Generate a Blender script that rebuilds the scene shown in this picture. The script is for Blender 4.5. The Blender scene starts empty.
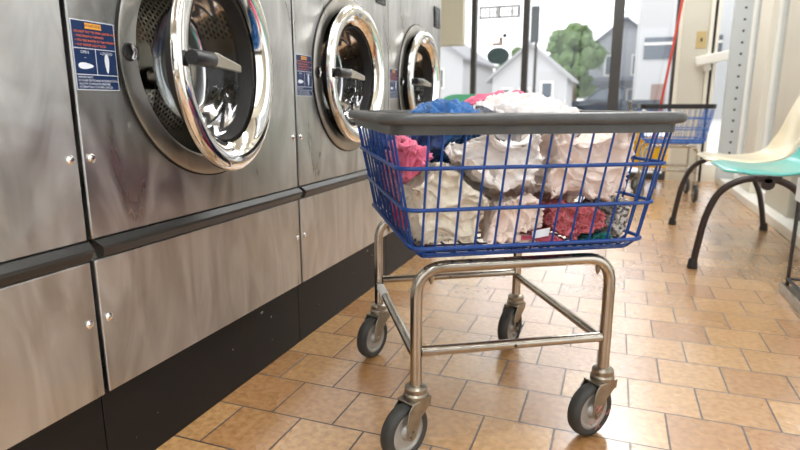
import bpy, bmesh, math, random
import numpy as np
from mathutils import Vector, Matrix, noise
random.seed(7); noise.seed_set(23)
S = bpy.context.scene
COL = S.collection
PI = math.pi

# ------------------------------------------------------------------ materials
def nodes(m):
    m.use_nodes = True
    return m.node_tree, m.node_tree.nodes, m.node_tree.links

def srgb(r, g, b):
    f = lambda c: (c/255/12.92) if c/255 <= .04045 else ((c/255+.055)/1.055)**2.4
    return (f(r), f(g), f(b), 1)

def mat(name, rgb, rough=.5, metal=0., var=.0, scale=30., bump=0., bscale=60., emit=0., spec=.5, stretch=(1, 1, 1), coat=0., sheen=0., rvar=0.):
    m = bpy.data.materials.new(name)
    nt, N, L = nodes(m)
    b = N['Principled BSDF']
    c = srgb(*rgb)
    b.inputs['Base Color'].default_value = c
    b.inputs['Roughness'].default_value = rough
    b.inputs['Metallic'].default_value = metal
    b.inputs['Specular IOR Level'].default_value = spec
    b.inputs['Coat Weight'].default_value = coat
    b.inputs['Sheen Weight'].default_value = sheen
    if emit:
        b.inputs['Emission Color'].default_value = c
        b.inputs['Emission Strength'].default_value = emit
    if var or bump or rvar:
        tc = N.new('ShaderNodeTexCoord'); mp = N.new('ShaderNodeMapping')
        mp.inputs['Scale'].default_value = stretch
        L.new(tc.outputs['Object'], mp.inputs['Vector'])
    if var or rvar:
        nz = N.new('ShaderNodeTexNoise'); nz.inputs['Scale'].default_value = scale; nz.inputs['Detail'].default_value = 5
        L.new(mp.outputs['Vector'], nz.inputs['Vector'])
    if var:
        rp = N.new('ShaderNodeValToRGB')
        rp.color_ramp.elements[0].position = .3; rp.color_ramp.elements[1].position = .7
        rp.color_ramp.elements[0].color = tuple(x*(1-var) for x in c[:3])+(1,)
        rp.color_ramp.elements[1].color = tuple(min(1, x*(1+var)) for x in c[:3])+(1,)
        L.new(nz.outputs['Fac'], rp.inputs['Fac']); L.new(rp.outputs['Color'], b.inputs['Base Color'])
    if rvar:
        mr = N.new('ShaderNodeMapRange'); mr.inputs['To Min'].default_value = rough-rvar; mr.inputs['To Max'].default_value = rough+rvar
        L.new(nz.outputs['Fac'], mr.inputs['Value']); L.new(mr.outputs['Result'], b.inputs['Roughness'])
    if bump:
        n2 = N.new('ShaderNodeTexNoise'); n2.inputs['Scale'].default_value = bscale; n2.inputs['Detail'].default_value = 4
        bp = N.new('ShaderNodeBump'); bp.inputs['Strength'].default_value = bump; bp.inputs['Distance'].default_value = .01
        L.new(mp.outputs['Vector'], n2.inputs['Vector']); L.new(n2.outputs['Fac'], bp.inputs['Height']); L.new(bp.outputs['Normal'], b.inputs['Normal'])
    return m

def glass_mat(name, tint=(1, 1, 1, 1), refl=1.0, rough=0.0):
    m = bpy.data.materials.new(name)
    nt, N, L = nodes(m)
    N.remove(N['Principled BSDF'])
    out = [n for n in N if n.type == 'OUTPUT_MATERIAL'][0]
    t = N.new('ShaderNodeBsdfTransparent'); t.inputs['Color'].default_value = tint
    g = N.new('ShaderNodeBsdfGlossy'); g.inputs['Roughness'].default_value = rough
    fr = N.new('ShaderNodeFresnel'); fr.inputs['IOR'].default_value = 1.5
    ml = N.new('ShaderNodeMath'); ml.operation = 'MULTIPLY'; ml.inputs[1].default_value = refl
    mx = N.new('ShaderNodeMixShader')
    L.new(fr.outputs[0], ml.inputs[0]); L.new(ml.outputs[0], mx.inputs['Fac'])
    L.new(t.outputs[0], mx.inputs[1]); L.new(g.outputs[0], mx.inputs[2]); L.new(mx.outputs[0], out.inputs['Surface'])
    return m

def steel_mat(name, rgb, rough, buckle=.0, grain=.05):
    """brushed stainless sheet: fine horizontal grain, gently buckled surface, faint wipe marks"""
    m = mat(name, rgb, rough, 1.0)
    nt, N, L = nodes(m); b = N['Principled BSDF']
    tc = N.new('ShaderNodeTexCoord')
    mp = N.new('ShaderNodeMapping'); mp.inputs['Scale'].default_value = (1, 3, 260)
    n1 = N.new('ShaderNodeTexNoise'); n1.inputs['Scale'].default_value = 3; n1.inputs['Detail'].default_value = 3
    L.new(tc.outputs['Object'], mp.inputs['Vector']); L.new(mp.outputs['Vector'], n1.inputs['Vector'])
    n2 = N.new('ShaderNodeTexNoise'); n2.inputs['Scale'].default_value = 3.2; n2.inputs['Detail'].default_value = 2; n2.inputs['Distortion'].default_value = .8
    L.new(tc.outputs['Object'], n2.inputs['Vector'])
    n3 = N.new('ShaderNodeTexNoise'); n3.inputs['Scale'].default_value = 5.5; n3.inputs['Detail'].default_value = 6; n3.inputs['Distortion'].default_value = 2.35
    mp3 = N.new('ShaderNodeMapping'); mp3.inputs['Scale'].default_value = (1, 1.6, .45)
    L.new(tc.outputs['Object'], mp3.inputs['Vector']); L.new(mp3.outputs['Vector'], n3.inputs['Vector'])
    b1 = N.new('ShaderNodeBump'); b1.inputs['Strength'].default_value = grain; b1.inputs['Distance'].default_value = .002
    b2 = N.new('ShaderNodeBump'); b2.inputs['Strength'].default_value = buckle; b2.inputs['Distance'].default_value = .05
    L.new(n1.outputs['Fac'], b1.inputs['Height']); L.new(n2.outputs['Fac'], b2.inputs['Height'])
    L.new(b2.outputs['Normal'], b1.inputs['Normal']); L.new(b1.outputs['Normal'], b.inputs['Normal'])
    mr = N.new('ShaderNodeMapRange'); mr.inputs['From Min'].default_value = .3; mr.inputs['From Max'].default_value = .7
    mr.inputs['To Min'].default_value = rough-.07; mr.inputs['To Max'].default_value = rough+.1
    L.new(n3.outputs['Fac'], mr.inputs['Value']); L.new(mr.outputs['Result'], b.inputs['Roughness'])
    rp = N.new('ShaderNodeValToRGB'); c = srgb(*rgb)
    rp.color_ramp.elements[0].position = .35; rp.color_ramp.elements[1].position = .68
    rp.color_ramp.elements[0].color = tuple(x*.76 for x in c[:3])+(1,); rp.color_ramp.elements[1].color = tuple(min(1, x*1.06) for x in c[:3])+(1,)
    L.new(n3.outputs['Fac'], rp.inputs['Fac']); L.new(rp.outputs['Color'], b.inputs['Base Color'])
    b.inputs['Anisotropic'].default_value = .45
    return m

def tile_mat():
    m = mat('quarry_tile', (190, 138, 88), .3)
    nt, N, L = nodes(m); b = N['Principled BSDF']
    tc = N.new('ShaderNodeTexCoord'); mp = N.new('ShaderNodeMapping')
    mp.inputs['Location'].default_value = (TILE_X, TILE_Y, 0)
    br = N.new('ShaderNodeTexBrick')
    br.offset = .5; br.offset_frequency = 2; br.squash = 1
    I = br.inputs
    I['Scale'].default_value = 1; I['Brick Width'].default_value = .1605; I['Row Height'].default_value = .1605
    I['Mortar Size'].default_value = .0026; I['Mortar Smooth'].default_value = .25; I['Bias'].default_value = 0
    I['Color1'].default_value = srgb(206, 162, 106); I['Color2'].default_value = srgb(180, 131, 80)
    I['Mortar'].default_value = srgb(80, 58, 42)
    L.new(tc.outputs['Object'], mp.inputs['Vector']); L.new(mp.outputs['Vector'], br.inputs['Vector'])
    n1 = N.new('ShaderNodeTexNoise'); n1.inputs['Scale'].default_value = 60; n1.inputs['Detail'].default_value = 6
    n2 = N.new('ShaderNodeTexNoise'); n2.inputs['Scale'].default_value = 2.2; n2.inputs['Detail'].default_value = 4
    for n in (n1, n2): L.new(tc.outputs['Object'], n.inputs['Vector'])
    r1 = N.new('ShaderNodeValToRGB'); r1.color_ramp.elements[0].position = .32; r1.color_ramp.elements[1].position = .62
    r1.color_ramp.elements[0].color = (.66, .58, .48, 1); r1.color_ramp.elements[1].color = (1.05, 1.05, 1.05, 1)
    L.new(n1.outputs['Fac'], r1.inputs['Fac'])
    mx = N.new('ShaderNodeMixRGB'); mx.blend_type = 'MULTIPLY'; mx.inputs['Fac'].default_value = .8
    L.new(br.outputs['Color'], mx.inputs[1]); L.new(r1.outputs['Color'], mx.inputs[2])
    L.new(mx.outputs[0], b.inputs['Base Color'])
    mr = N.new('ShaderNodeMapRange'); mr.inputs['From Min'].default_value = .3; mr.inputs['From Max'].default_value = .7
    mr.inputs['To Min'].default_value = .2; mr.inputs['To Max'].default_value = .34
    L.new(n2.outputs['Fac'], mr.inputs['Value'])
    ad = N.new('ShaderNodeMath'); ad.operation = 'MULTIPLY_ADD'; ad.inputs[1].default_value = .35
    L.new(br.outputs['Fac'], ad.inputs[0]); L.new(mr.outputs['Result'], ad.inputs[2]); L.new(ad.outputs[0], b.inputs['Roughness'])
    inv = N.new('ShaderNodeMath'); inv.operation = 'MULTIPLY_ADD'; inv.inputs[1].default_value = -1; inv.inputs[2].default_value = 1
    L.new(br.outputs['Fac'], inv.inputs[0])
    sm = N.new('ShaderNodeMath'); sm.operation = 'MULTIPLY_ADD'; sm.inputs[1].default_value = .12
    L.new(n1.outputs['Fac'], sm.inputs[0]); L.new(inv.outputs[0], sm.inputs[2])
    bp = N.new('ShaderNodeBump'); bp.inputs['Strength'].default_value = .5; bp.inputs['Distance'].default_value = .003
    L.new(sm.outputs[0], bp.inputs['Height']); L.new(bp.outputs['Normal'], b.inputs['Normal'])
    b.inputs['Specular IOR Level'].default_value = 1.0; b.inputs['Coat Weight'].default_value = 1.0; b.inputs['Coat Roughness'].default_value = .27; b.inputs['Coat IOR'].default_value = 1.6; L.new(bp.outputs['Normal'], b.inputs['Coat Normal'])
    return m

def drum_mat():
    """steel drum wall punched with rows of round holes (UV: around, along)"""
    m = mat('drum_steel', (176, 174, 168), .28, 1.)
    nt, N, L = nodes(m); b = N['Principled BSDF']
    uv = N.new('ShaderNodeUVMap'); sp = N.new('ShaderNodeSeparateXYZ'); L.new(uv.outputs[0], sp.inputs[0])
    def M(op, a, v=None, c=None):
        n = N.new('ShaderNodeMath'); n.operation = op
        for i, x in enumerate((a, v, c)):
            if x is None: continue
            if isinstance(x, (int, float)): n.inputs[i].default_value = x
            else: L.new(x, n.inputs[i])
        return n.outputs[0]
    U = M('MULTIPLY', sp.outputs[0], 96); V = M('MULTIPLY', sp.outputs[1], 28)
    half = M('MULTIPLY', M('MODULO', M('FLOOR', V), 2), .5)
    fu = M('SUBTRACT', M('FRACT', M('ADD', U, half)), .5); fv = M('SUBTRACT', M('FRACT', V), .5)
    d = M('SQRT', M('ADD', M('MULTIPLY', fu, fu), M('MULTIPLY', fv, fv)))
    hole = M('LESS_THAN', d, .30)
    # holes only on the three wide panels between the solid seams
    seam = M('GREATER_THAN', M('FRACT', M('MULTIPLY', sp.outputs[0], 6)), .30)
    hole = M('MULTIPLY', hole, seam)
    mx = N.new('ShaderNodeMixRGB'); L.new(hole, mx.inputs['Fac'])
    mx.inputs[1].default_value = srgb(176, 174, 168); mx.inputs[2].default_value = (.004, .004, .004, 1)
    L.new(mx.outputs[0], b.inputs['Base Color'])
    L.new(M('SUBTRACT', 1., hole), b.inputs['Metallic'])
    L.new(M('MULTIPLY_ADD', hole, .6, .24), b.inputs['Roughness'])
    return m

def siding_mat(name, rgb, step=.2):
    m = mat(name, rgb, .7)
    nt, N, L = nodes(m); b = N['Principled BSDF']
    tc = N.new('ShaderNodeTexCoord'); w = N.new('ShaderNodeTexWave'); w.bands_direction = 'Z'; w.wave_profile = 'SAW'
    w.inputs['Scale'].default_value = 1/step/6.283*2*PI/2; w.inputs['Distortion'].default_value = 0
    L.new(tc.outputs['Object'], w.inputs['Vector'])
    bp = N.new('ShaderNodeBump'); bp.inputs['Strength'].default_value = .4; bp.inputs['Distance'].default_value = .02
    L.new(w.outputs['Fac'], bp.inputs['Height']); L.new(bp.outputs['Normal'], b.inputs['Normal'])
    return m

def leaf_mat(name, rgb):
    return mat(name, rgb, .7, 0, .35, 3.)

def cloth_mat(name, rgb, bump=.25, bscale=110, var=.04, sheen=.3, pattern=None):
    m = mat(name, rgb, .88, 0, var, 14., bump, bscale, sheen=sheen, spec=.25)
    nt, N, L = nodes(m); b = N['Principled BSDF']
    if pattern:
        kind, sc, c2 = pattern
        tc = N.new('ShaderNodeTexCoord')
        if kind == 'lace':
            v = N.new('ShaderNodeTexVoronoi'); v.feature = 'DISTANCE_TO_EDGE'; v.inputs['Scale'].default_value = sc
            L.new(tc.outputs['Object'], v.inputs['Vector'])
            rp = N.new('ShaderNodeValToRGB'); rp.color_ramp.elements[0].position = .03; rp.color_ramp.elements[1].position = .22
            rp.color_ramp.elements[0].color = srgb(*rgb); rp.color_ramp.elements[1].color = srgb(*c2)
            L.new(v.outputs['Distance'], rp.inputs['Fac']); L.new(rp.outputs['Color'], b.inputs['Base Color'])
            bp = N.new('ShaderNodeBump'); bp.inputs['Strength'].default_value = .9; bp.inputs['Distance'].default_value = -.004
            L.new(v.outputs['Distance'], bp.inputs['Height']); L.new(bp.outputs['Normal'], b.inputs['Normal'])
        else:
            nz = N.new('ShaderNodeTexNoise'); nz.inputs['Scale'].default_value = sc; nz.inputs['Detail'].default_value = 3; nz.inputs['Distortion'].default_value = 1.5
            L.new(tc.outputs['Object'], nz.inputs['Vector'])
            rp = N.new('ShaderNodeValToRGB'); rp.color_ramp.elements[0].position = .47; rp.color_ramp.elements[1].position = .55
            rp.color_ramp.elements[0].color = srgb(*rgb); rp.color_ramp.elements[1].color = srgb(*c2)
            L.new(nz.outputs['Fac'], rp.inputs['Fac']); L.new(rp.outputs['Color'], b.inputs['Base Color'])
    return m

TILE_X, TILE_Y = -.158+.1605*20, -1.705+.1605*40
M = {}
M['tile'] = tile_mat()
M['steel'] = steel_mat('brushed_stainless', (204, 203, 200), .33, .14)
M['steel_dark'] = steel_mat('bezel_steel', (182, 178, 170), .34, .0, .02)
M['chrome'] = mat('chrome', (236, 234, 228), .06, 1.)
M['satin'] = mat('satin_chrome', (196, 190, 180), .2, 1.)
M['drum'] = drum_mat()
M['black'] = mat('black_enamel', (17, 15, 14), .5, 0, .25, 8, .05, 30, rvar=.06, spec=.3)
def scuff(m, sc=45, th=.765, rgb=(150, 146, 138)):
    nt, N, L = nodes(m); b = N['Principled BSDF']
    tc = N.new('ShaderNodeTexCoord'); nz = N.new('ShaderNodeTexNoise'); nz.inputs['Scale'].default_value = sc; nz.inputs['Detail'].default_value = 1.5
    L.new(tc.outputs['Object'], nz.inputs['Vector'])
    gt = N.new('ShaderNodeMath'); gt.operation = 'GREATER_THAN'; gt.inputs[1].default_value = th; L.new(nz.outputs['Fac'], gt.inputs[0])
    mx = N.new('ShaderNodeMixRGB'); L.new(gt.outputs[0], mx.inputs['Fac']); mx.inputs[2].default_value = srgb(*rgb)
    if b.inputs['Base Color'].links: L.new(b.inputs['Base Color'].links[0].from_socket, mx.inputs[1])
    else: mx.inputs[1].default_value = b.inputs['Base Color'].default_value
    L.new(mx.outputs[0], b.inputs['Base Color'])
scuff(M['black'])
M['gap'] = mat('dark_gap', (14, 13, 12), .7)
M['rubber'] = mat('black_rubber', (32, 30, 28), .55)
M['strip'] = mat('graphite_strip', (58, 57, 55), .38, .3)
M['plastic_black'] = mat('black_plastic', (30, 30, 31), .35)
M['navy'] = mat('label_navy', (16, 44, 86), .4)
M['label_white'] = mat('label_white', (225, 230, 236), .4)
M['label_orange'] = mat('label_orange', (244, 124, 48), .4)
M['label_amber'] = mat('label_amber', (240, 170, 60), .4)
M['display'] = mat('display_window', (44, 46, 44), .15)
M['bowl'] = glass_mat('door_glass', (.62, .65, .66, 1), .8, .10)
M['pane'] = glass_mat('window_glass', (.97, .98, .985, 1), .8)
M['tube'] = mat('nickel_tube', (176, 167, 154), .2, 1., .12, 18, rvar=.06)
M['zinc'] = mat('zinc_caster', (158, 150, 136), .36, 1., .2, 40, .1, 60)
M['tire'] = mat('grey_rubber', (58, 57, 53), .6, 0, .2, 30)
M['hub'] = mat('caster_hub', (168, 164, 156), .4, .3, .15, 25)
M['blue_wire'] = mat('blue_vinyl', (6, 62, 134), .36, 0, .08, 20)
M['bumper'] = mat('grey_bumper', (78, 79, 78), .38, 0, .14, 26, .12, 90)
M['tape'] = mat('white_tape', (226, 224, 218), .6)
M['dark_frame'] = mat('bronze_mullion', (66, 64, 62), .45, .3)
M['beige'] = mat('beige_paint', (200, 196, 181), .55, 0, .03, 4)
M['beige2'] = mat('beige_enamel', (186, 182, 164), .45)
M['cream'] = mat('cream_trim', (222, 217, 202), .5)
M['white'] = mat('white_trim', (232, 230, 222), .45, 0, .03, 6)
M['wall'] = mat('wall_paint', (214, 208, 192), .8, 0, .03, 3)
M['ceil'] = mat('ceiling_panel', (226, 224, 216), .9, 0, .03, 5)
M['grey_metal'] = mat('grey_channel', (190, 194, 192), .45, .2)
M['turq'] = mat('turquoise_shell', (98, 184, 174), .28, 0, .05, 7, coat=.3)
M['cream_shell'] = mat('cream_shell', (226, 214, 184), .28, 0, .04, 7, coat=.3)
M['green_shell'] = mat('green_shell', (88, 172, 134), .35)
M['brown_tube'] = mat('dark_brown_tube', (52, 40, 35), .4, .2)
M['yellow'] = mat('yellow_plastic', (238, 186, 24), .4)
M['red'] = mat('red_handle', (198, 60, 44), .4)
M['switch'] = mat('tan_plate', (190, 168, 116), .5)
M['lamp'] = mat('fluorescent_diffuser', (250, 252, 255), .5, emit=17.0)

# ------------------------------------------------------------------ mesh helpers
def BM(): return bmesh.new()

def link(name, bm, mats, parent=None, smooth=True, auto=40, bevel=0, bseg=2):
    me = bpy.data.meshes.new(name)
    bmesh.ops.recalc_face_normals(bm, faces=bm.faces)
    bm.to_mesh(me); bm.free()
    if not isinstance(mats, (list, tuple)): mats = [mats]
    for m in mats: me.materials.append(m)
    if smooth:
        for p in me.polygons: p.use_smooth = True
        me.set_sharp_from_angle(angle=math.radians(auto))
    o = bpy.data.objects.new(name, me); COL.objects.link(o)
    if bevel:
        b = o.modifiers.new('bevel', 'BEVEL'); b.width = bevel; b.segments = bseg; b.limit_method = 'ANGLE'; b.angle_limit = math.radians(50)
    if parent: o.parent = parent
    return o

def thing(name, label, cat, loc=(0, 0, 0), rz=0, group=None):
    o = bpy.data.objects.new(name, None); COL.objects.link(o)
    o.location = loc; o.rotation_euler = (0, 0, rz); o.empty_display_size = .1
    return tag(o, label, cat, group)

def tag(o, label, cat, group=None):
    o['label'] = label; o['category'] = cat
    if group: o['group'] = group
    return o

def struct(name, bm, m, **k):
    o = link(name, bm, m, **k); o['kind'] = 'structure'; return o

def box(bm, x0, x1, y0, y1, z0, z1, mi=0, mtx=None):
    vs = [bm.verts.new((x, y, z)) for x in (x0, x1) for y in (y0, y1) for z in (z0, z1)]
    if mtx:
        for v in vs: v.co = mtx @ v.co
    for f in ((0, 1, 3, 2), (4, 6, 7, 5), (0, 4, 5, 1), (2, 3, 7, 6), (0, 2, 6, 4), (1, 5, 7, 3)):
        bm.faces.new([vs[i] for i in f]).material_index = mi
    return bm

def fillet(pts, r, n=6, closed=False):
    P = [Vector(p) for p in pts]; out = []
    for i, p in enumerate(P):
        if not closed and i in (0, len(P)-1): out.append(p); continue
        a = P[i-1]; c = P[(i+1) % len(P)]
        u = (a-p); v = (c-p); rr = min(r, u.length*.49, v.length*.49)
        ang = u.angle(v); d = min(rr/math.tan(ang/2) if ang > .01 else 0, u.length*.49, v.length*.49)
        s = p+u.normalized()*d; e = p+v.normalized()*d
        for k in range(n+1):
            t = k/n
            out.append((1-t)**2*s+2*t*(1-t)*p*.5*1+t*t*e+2*t*(1-t)*p*.5)
    return out

def tube(bm, pts, r, seg=10, closed=False, mi=0, caps=True, radii=None):
    P = [Vector(p) for p in pts]; n = len(P)
    T = []
    for i in range(n):
        if closed: t = P[(i+1) % n]-P[i-1]
        else: t = P[min(i+1, n-1)]-P[max(i-1, 0)]
        T.append(t.normalized())
    ref = Vector((0, 0, 1)) if abs(T[0].z) < .9 else Vector((1, 0, 0))
    nrm = (ref-T[0]*ref.dot(T[0])).normalized()
    rings = []
    for i in range(n):
        nrm = (nrm-T[i]*nrm.dot(T[i])).normalized(); bn = T[i].cross(nrm)
        rr = radii[i] if radii else r
        rings.append([bm.verts.new(P[i]+rr*(math.cos(a)*nrm+math.sin(a)*bn)) for a in [2*PI*k/seg for k in range(seg)]])
    for i in range(n if closed else n-1):
        A = rings[i]; B = rings[(i+1) % n]
        off = 0
        if closed and i == n-1:
            off = min(range(seg), key=lambda o: (B[o].co-A[0].co).length)
        for k in range(seg):
            bm.faces.new((A[k], A[(k+1) % seg], B[(k+1+off) % seg], B[(k+off) % seg])).material_index = mi
    if caps and not closed:
        bm.faces.new(rings[0][::-1]).material_index = mi; bm.faces.new(rings[-1]).material_index = mi
    return bm

def lathe(bm, prof, origin=(0, 0, 0), axis='X', seg=64, mi=0, uv=False, closed=False, mtx=None):
    """prof: list of (height along axis, radius)"""
    o = Vector(origin); rings = []
    for h, r in prof:
        ring = []
        for k in range(seg):
            a = 2*PI*k/seg; c, s = r*math.cos(a), r*math.sin(a)
            v = Vector((h, c, s)) if axis == 'X' else Vector((c, h, s)) if axis == 'Y' else Vector((c, s, h))
            v = o+v
            if mtx: v = mtx @ v
            ring.append(bm.verts.new(v))
        rings.append(ring)
    lay = bm.loops.layers.uv.verify() if uv else None
    m = len(prof)
    for i in range(m if closed else m-1):
        j = (i+1) % m
        if prof[i] == prof[j]: continue
        for k in range(seg):
            k2 = (k+1) % seg
            f = bm.faces.new((rings[i][k], rings[i][k2], rings[j][k2], rings[j][k])); f.material_index = mi
            if uv:
                for lp, (uu, vv) in zip(f.loops, ((k/seg, i), ((k+1)/seg, i), ((k+1)/seg, j), (k/seg, j))):
                    lp[lay].uv = (uu, vv/(m-1))
    if not closed:
        for idx in (0, -1):
            if prof[idx][1] < .0005 or True:
                pass
    return rings

def cap(bm, ring, mi=0):
    bm.faces.new(ring).material_index = mi

def prism(bm, poly, fn, d0, d1, mi=0):
    """extrude a 2-D polygon; fn(a,b,d)->xyz"""
    A = [bm.verts.new(fn(a, b, d0)) for a, b in poly]; B = [bm.verts.new(fn(a, b, d1)) for a, b in poly]
    bm.faces.new(A[::-1]).material_index = mi; bm.faces.new(B).material_index = mi
    n = len(poly)
    for i in range(n):
        bm.faces.new((A[i], A[(i+1) % n], B[(i+1) % n], B[i])).material_index = mi
    return bm

def text_bm(bm, s, origin, ux, uy, size, mi=0, align='CENTER', depth=0):
    """outlined letters as flat mesh on a label; ux/uy are the letters' right and up"""
    cu = bpy.data.curves.new('t', 'FONT'); cu.body = s; cu.size = size; cu.align_x = align; cu.align_y = 'CENTER'
    o = bpy.data.objects.new('t', cu); COL.objects.link(o)
    dg = bpy.context.evaluated_depsgraph_get()
    me = bpy.data.meshes.new_from_object(o.evaluated_get(dg))
    bpy.data.objects.remove(o); bpy.data.curves.remove(cu)
    ux, uy, og = Vector(ux), Vector(uy), Vector(origin)
    vs = [bm.verts.new(og+ux*v.co.x+uy*v.co.y) for v in me.vertices]
    for p in me.polygons:
        try: bm.faces.new([vs[i] for i in p.vertices]).material_index = mi
        except ValueError: pass
    bpy.data.meshes.remove(me)

# ------------------------------------------------------------------ camera
CAM_H = .72
def make_camera():
    yaw, pitch, roll, f = .3567, .2069, .0015, 571.5
    cy, sy, cp, sp = math.cos(yaw), math.sin(yaw), math.cos(pitch), math.sin(pitch)
    w = Vector((-sy*cp, cy*cp, -sp)); r = Vector((cy, sy, 0)); d = w.cross(r)
    cr, sr = math.cos(roll), math.sin(roll)
    r2 = cr*r+sr*d; d2 = -sr*r+cr*d
    c = bpy.data.cameras.new('camera'); o = bpy.data.objects.new('camera', c); COL.objects.link(o)
    m = Matrix((r2, -d2, -w)).transposed().to_4x4(); m.translation = (0, 0, CAM_H)
    o.matrix_world = m
    c.sensor_width = 36; c.lens = f/800*36; c.clip_start = .02; c.clip_end = 300
    c.dof.use_dof = True; c.dof.focus_distance = 1.25; c.dof.aperture_fstop = 4.2
    S.camera = o
make_camera()

# ------------------------------------------------------------------ room
XL, XR, YB, YF, ZC = -1.95, 1.04, -2.6, 6.12, 2.75
struct('floor', box(BM(), XL-.1, 1.2, YB-.1, YF+.12, -.12, 0), M['tile'], smooth=False)
struct('ceiling', box(BM(), XL-.1, 1.2, YB-.1, YF+.12, ZC, ZC+.1), M['ceil'], smooth=False)
struct('wall_left', box(BM(), XL-.1, XL, YB-.1, YF+.1, 0, ZC), M['wall'], smooth=False)
bm = BM(); box(bm, XL, 1.2, YB-.1, YB, 0, .35); box(bm, XL, 1.2, YB-.1, YB, 2.45, ZC); struct('wall_front', bm, M['wall'], smooth=False)
bm = BM()
for x in (XL, -.95, .05, 1.0): box(bm, x, x+.05, YB-.08, YB-.02, .35, 2.45)
w = struct('window_7', bm, M['dark_frame'], smooth=False)  # unseen glazing behind the camera, added so daylight brightens the cart front
for a, b_ in ((XL+.05, -.95), (-.90, .05), (.10, 1.0)):
    link('window_glass', box(BM(), a, b_, YB-.055, YB-.049, .35, 2.45), M['pane'], w, smooth=False)
# right side: low kerb, columns, glass
struct('trim_1', box(BM(), .918, 1.2, YB, YF+.12, 0, .06), M['white'], smooth=False, bevel=.006)
cols = [(4.96, .37, 'cream', .985), (3.92, .56, 'beige', .985), (1.4, .56, 'beige', .985), (-1.2, .56, 'beige', .985)]
for i, (y, d, mk, x0) in enumerate(cols):
    struct('trim_%d' % (i+2), box(BM(), x0, 1.16, y, y+d, .061, ZC), M[mk], smooth=False, bevel=.006)
struct('wall_right', box(BM(), .99, 1.18, YB, YF, 2.45, ZC), M['wall'], smooth=False)
# window frames and panes on the right side
edges = [(-2.6, -1.2), (-.64, 1.4), (1.96, 3.92), (4.48, 4.96), (5.33, 5.86)]
for i, (a, b_) in enumerate(edges):
    bm = BM()
    fw = .03 if i < 3 else .012
    for y in (a, b_-fw): box(bm, 1.03, 1.075, y, y+fw, .061, 2.45)
    box(bm, 1.03, 1.075, a+fw, b_-fw, .061, .10); box(bm, 1.03, 1.075, a+fw, b_-fw, 2.40, 2.45)
    w = struct('window_%d' % (i+1), bm, M['white'] if i >= 3 else M['dark_frame'], smooth=False)
    g = link('window_glass', box(BM(), 1.05, 1.056, a+fw, b_-fw, .10, 2.40), M['pane'], w, smooth=False)
# back wall glazing
struct('trim_8', box(BM(), XL, .50, YF-.02, YF+.12, 0, .06), M['dark_frame'], smooth=False)
struct('wall_back', box(BM(), XL, 1.2, YF, YF+.12, 2.45, ZC), M['wall'], smooth=False)
bm = BM()
for x, wd in ((-1.455, .05), (-.92, .058), (-.045, .098), (.468, .026), (-1.93, .04)):
    box(bm, x-wd/2, x+wd/2, YF-.02, YF+.06, .06, 2.45)
w = struct('window_6', bm, M['dark_frame'], smooth=False)
for a, b_ in ((-1.91, -1.48), (-1.43, -.949), (-.891, -.094), (.004, .43)):
    link('window_glass', box(BM(), a, b_, YF+.015, YF+.021, .06, 2.45), M['pane'], w, smooth=False)
# pier in the corner, with a glazed door beside it
bm = BM(); box(bm, .515, .735, YF-.03, YF+.12, 0, 2.45)
struct('wall_pier', bm, M['beige'], smooth=False)
bm = BM(); box(bm, .482, .513, YF-.04, YF+.1, 0, 2.45); box(bm, .737, .768, YF-.04, YF+.1, 0, 2.45)
struct('trim_9', bm, M['cream'], smooth=False)
bm = BM()
box(bm, .770, .792, YF-.03, YF+.02, .0, 2.45, 1); box(bm, .794, .82, YF-.03, YF+.02, .0, 2.45, 0)
box(bm, .96, .975, YF-.03, YF+.02, .0, 2.45, 0); box(bm, .82, .96, YF-.03, YF+.02, 0, .16, 0)
d = struct('door_1', bm, [M['cream'], M['gap']], smooth=False)
link('door_glass', box(BM(), .82, .96, YF-.008, YF-.002, .16, 2.45), M['pane'], d, smooth=False)
# grey slotted channel upright
bm = BM(); box(bm, .885, 1.05, 5.86, 5.90, .061, 2.45)
for k in range(24):
    lathe(bm, [(5.8585, .0105), (5.8575, .0)], origin=(.972, 0, .2+k*.095), axis='Y', seg=10, mi=1)
struct('trim_10', bm, [M['grey_metal'], M['gap']], smooth=False)

# ceiling lamps
for i, (x, y) in enumerate(((.15, -.75), (.15, 1.1), (.15, 3.4), (.15, 5.2))):
    side = ['behind the camera', 'over the cart', 'over the chairs', 'nearest the back window'][i]
    t = thing('ceiling_light', 'long white fluorescent ceiling light %s' % side, 'light', (x, y, ZC-.075), 0, 'fluorescent lights on the ceiling')
    bm = BM(); box(bm, -.16, .16, -.62, .62, .045, .075)
    link('housing', bm, M['white'], t, smooth=False)
    bm = BM(); prism(bm, [(-.14, .044), (-.12, .0), (.12, .0), (.14, .044)], lambda a, b, d_: (a, d_, b), -.6, .6)
    link('diffuser', bm, M['lamp'], t, smooth=False)

# wall fittings
t = thing('light_switch', 'tan switch plate with one dark toggle on the beige corner pier', 'switch', (.69, YF-.03, 1.30))
bm = BM(); box(bm, -.055, .03, -.008, 0, -.075, .075); link('plate', bm, M['switch'], t, bevel=.003)
link('toggle', box(BM(), -.02, -.004, -.022, -.008, -.014, .014), M['plastic_black'], t)
t = thing('push_bar', 'white push bar device projecting beside the corner glass door', 'door hardware', (.80, YF-.03, 1.135))
t.rotation_euler = (0, math.radians(-11), 0)
bm = BM(); box(bm, -.165, .15, -.12, -.06, -.045, .04); link('bar', bm, M['white'], t, bevel=.01)
for q in ((-.10, -.04, -.06, 0, -.1, .035), (.09, .13, -.06, 0, -.03, .035)): link('bracket', box(BM(), *q), M['white'], t, bevel=.004)
link('end_cap', box(BM(), .151, .20, -.12, -.06, -.03, .035), M['grey_metal'], t)
t = tag(link('wall_cabinet', box(BM(), XL, -1.285, 5.0, 5.09, 1.225, 2.3), M['beige2'], bevel=.006), 'plain beige cabinet hanging high on the left beyond the washers', 'cabinet')

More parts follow.
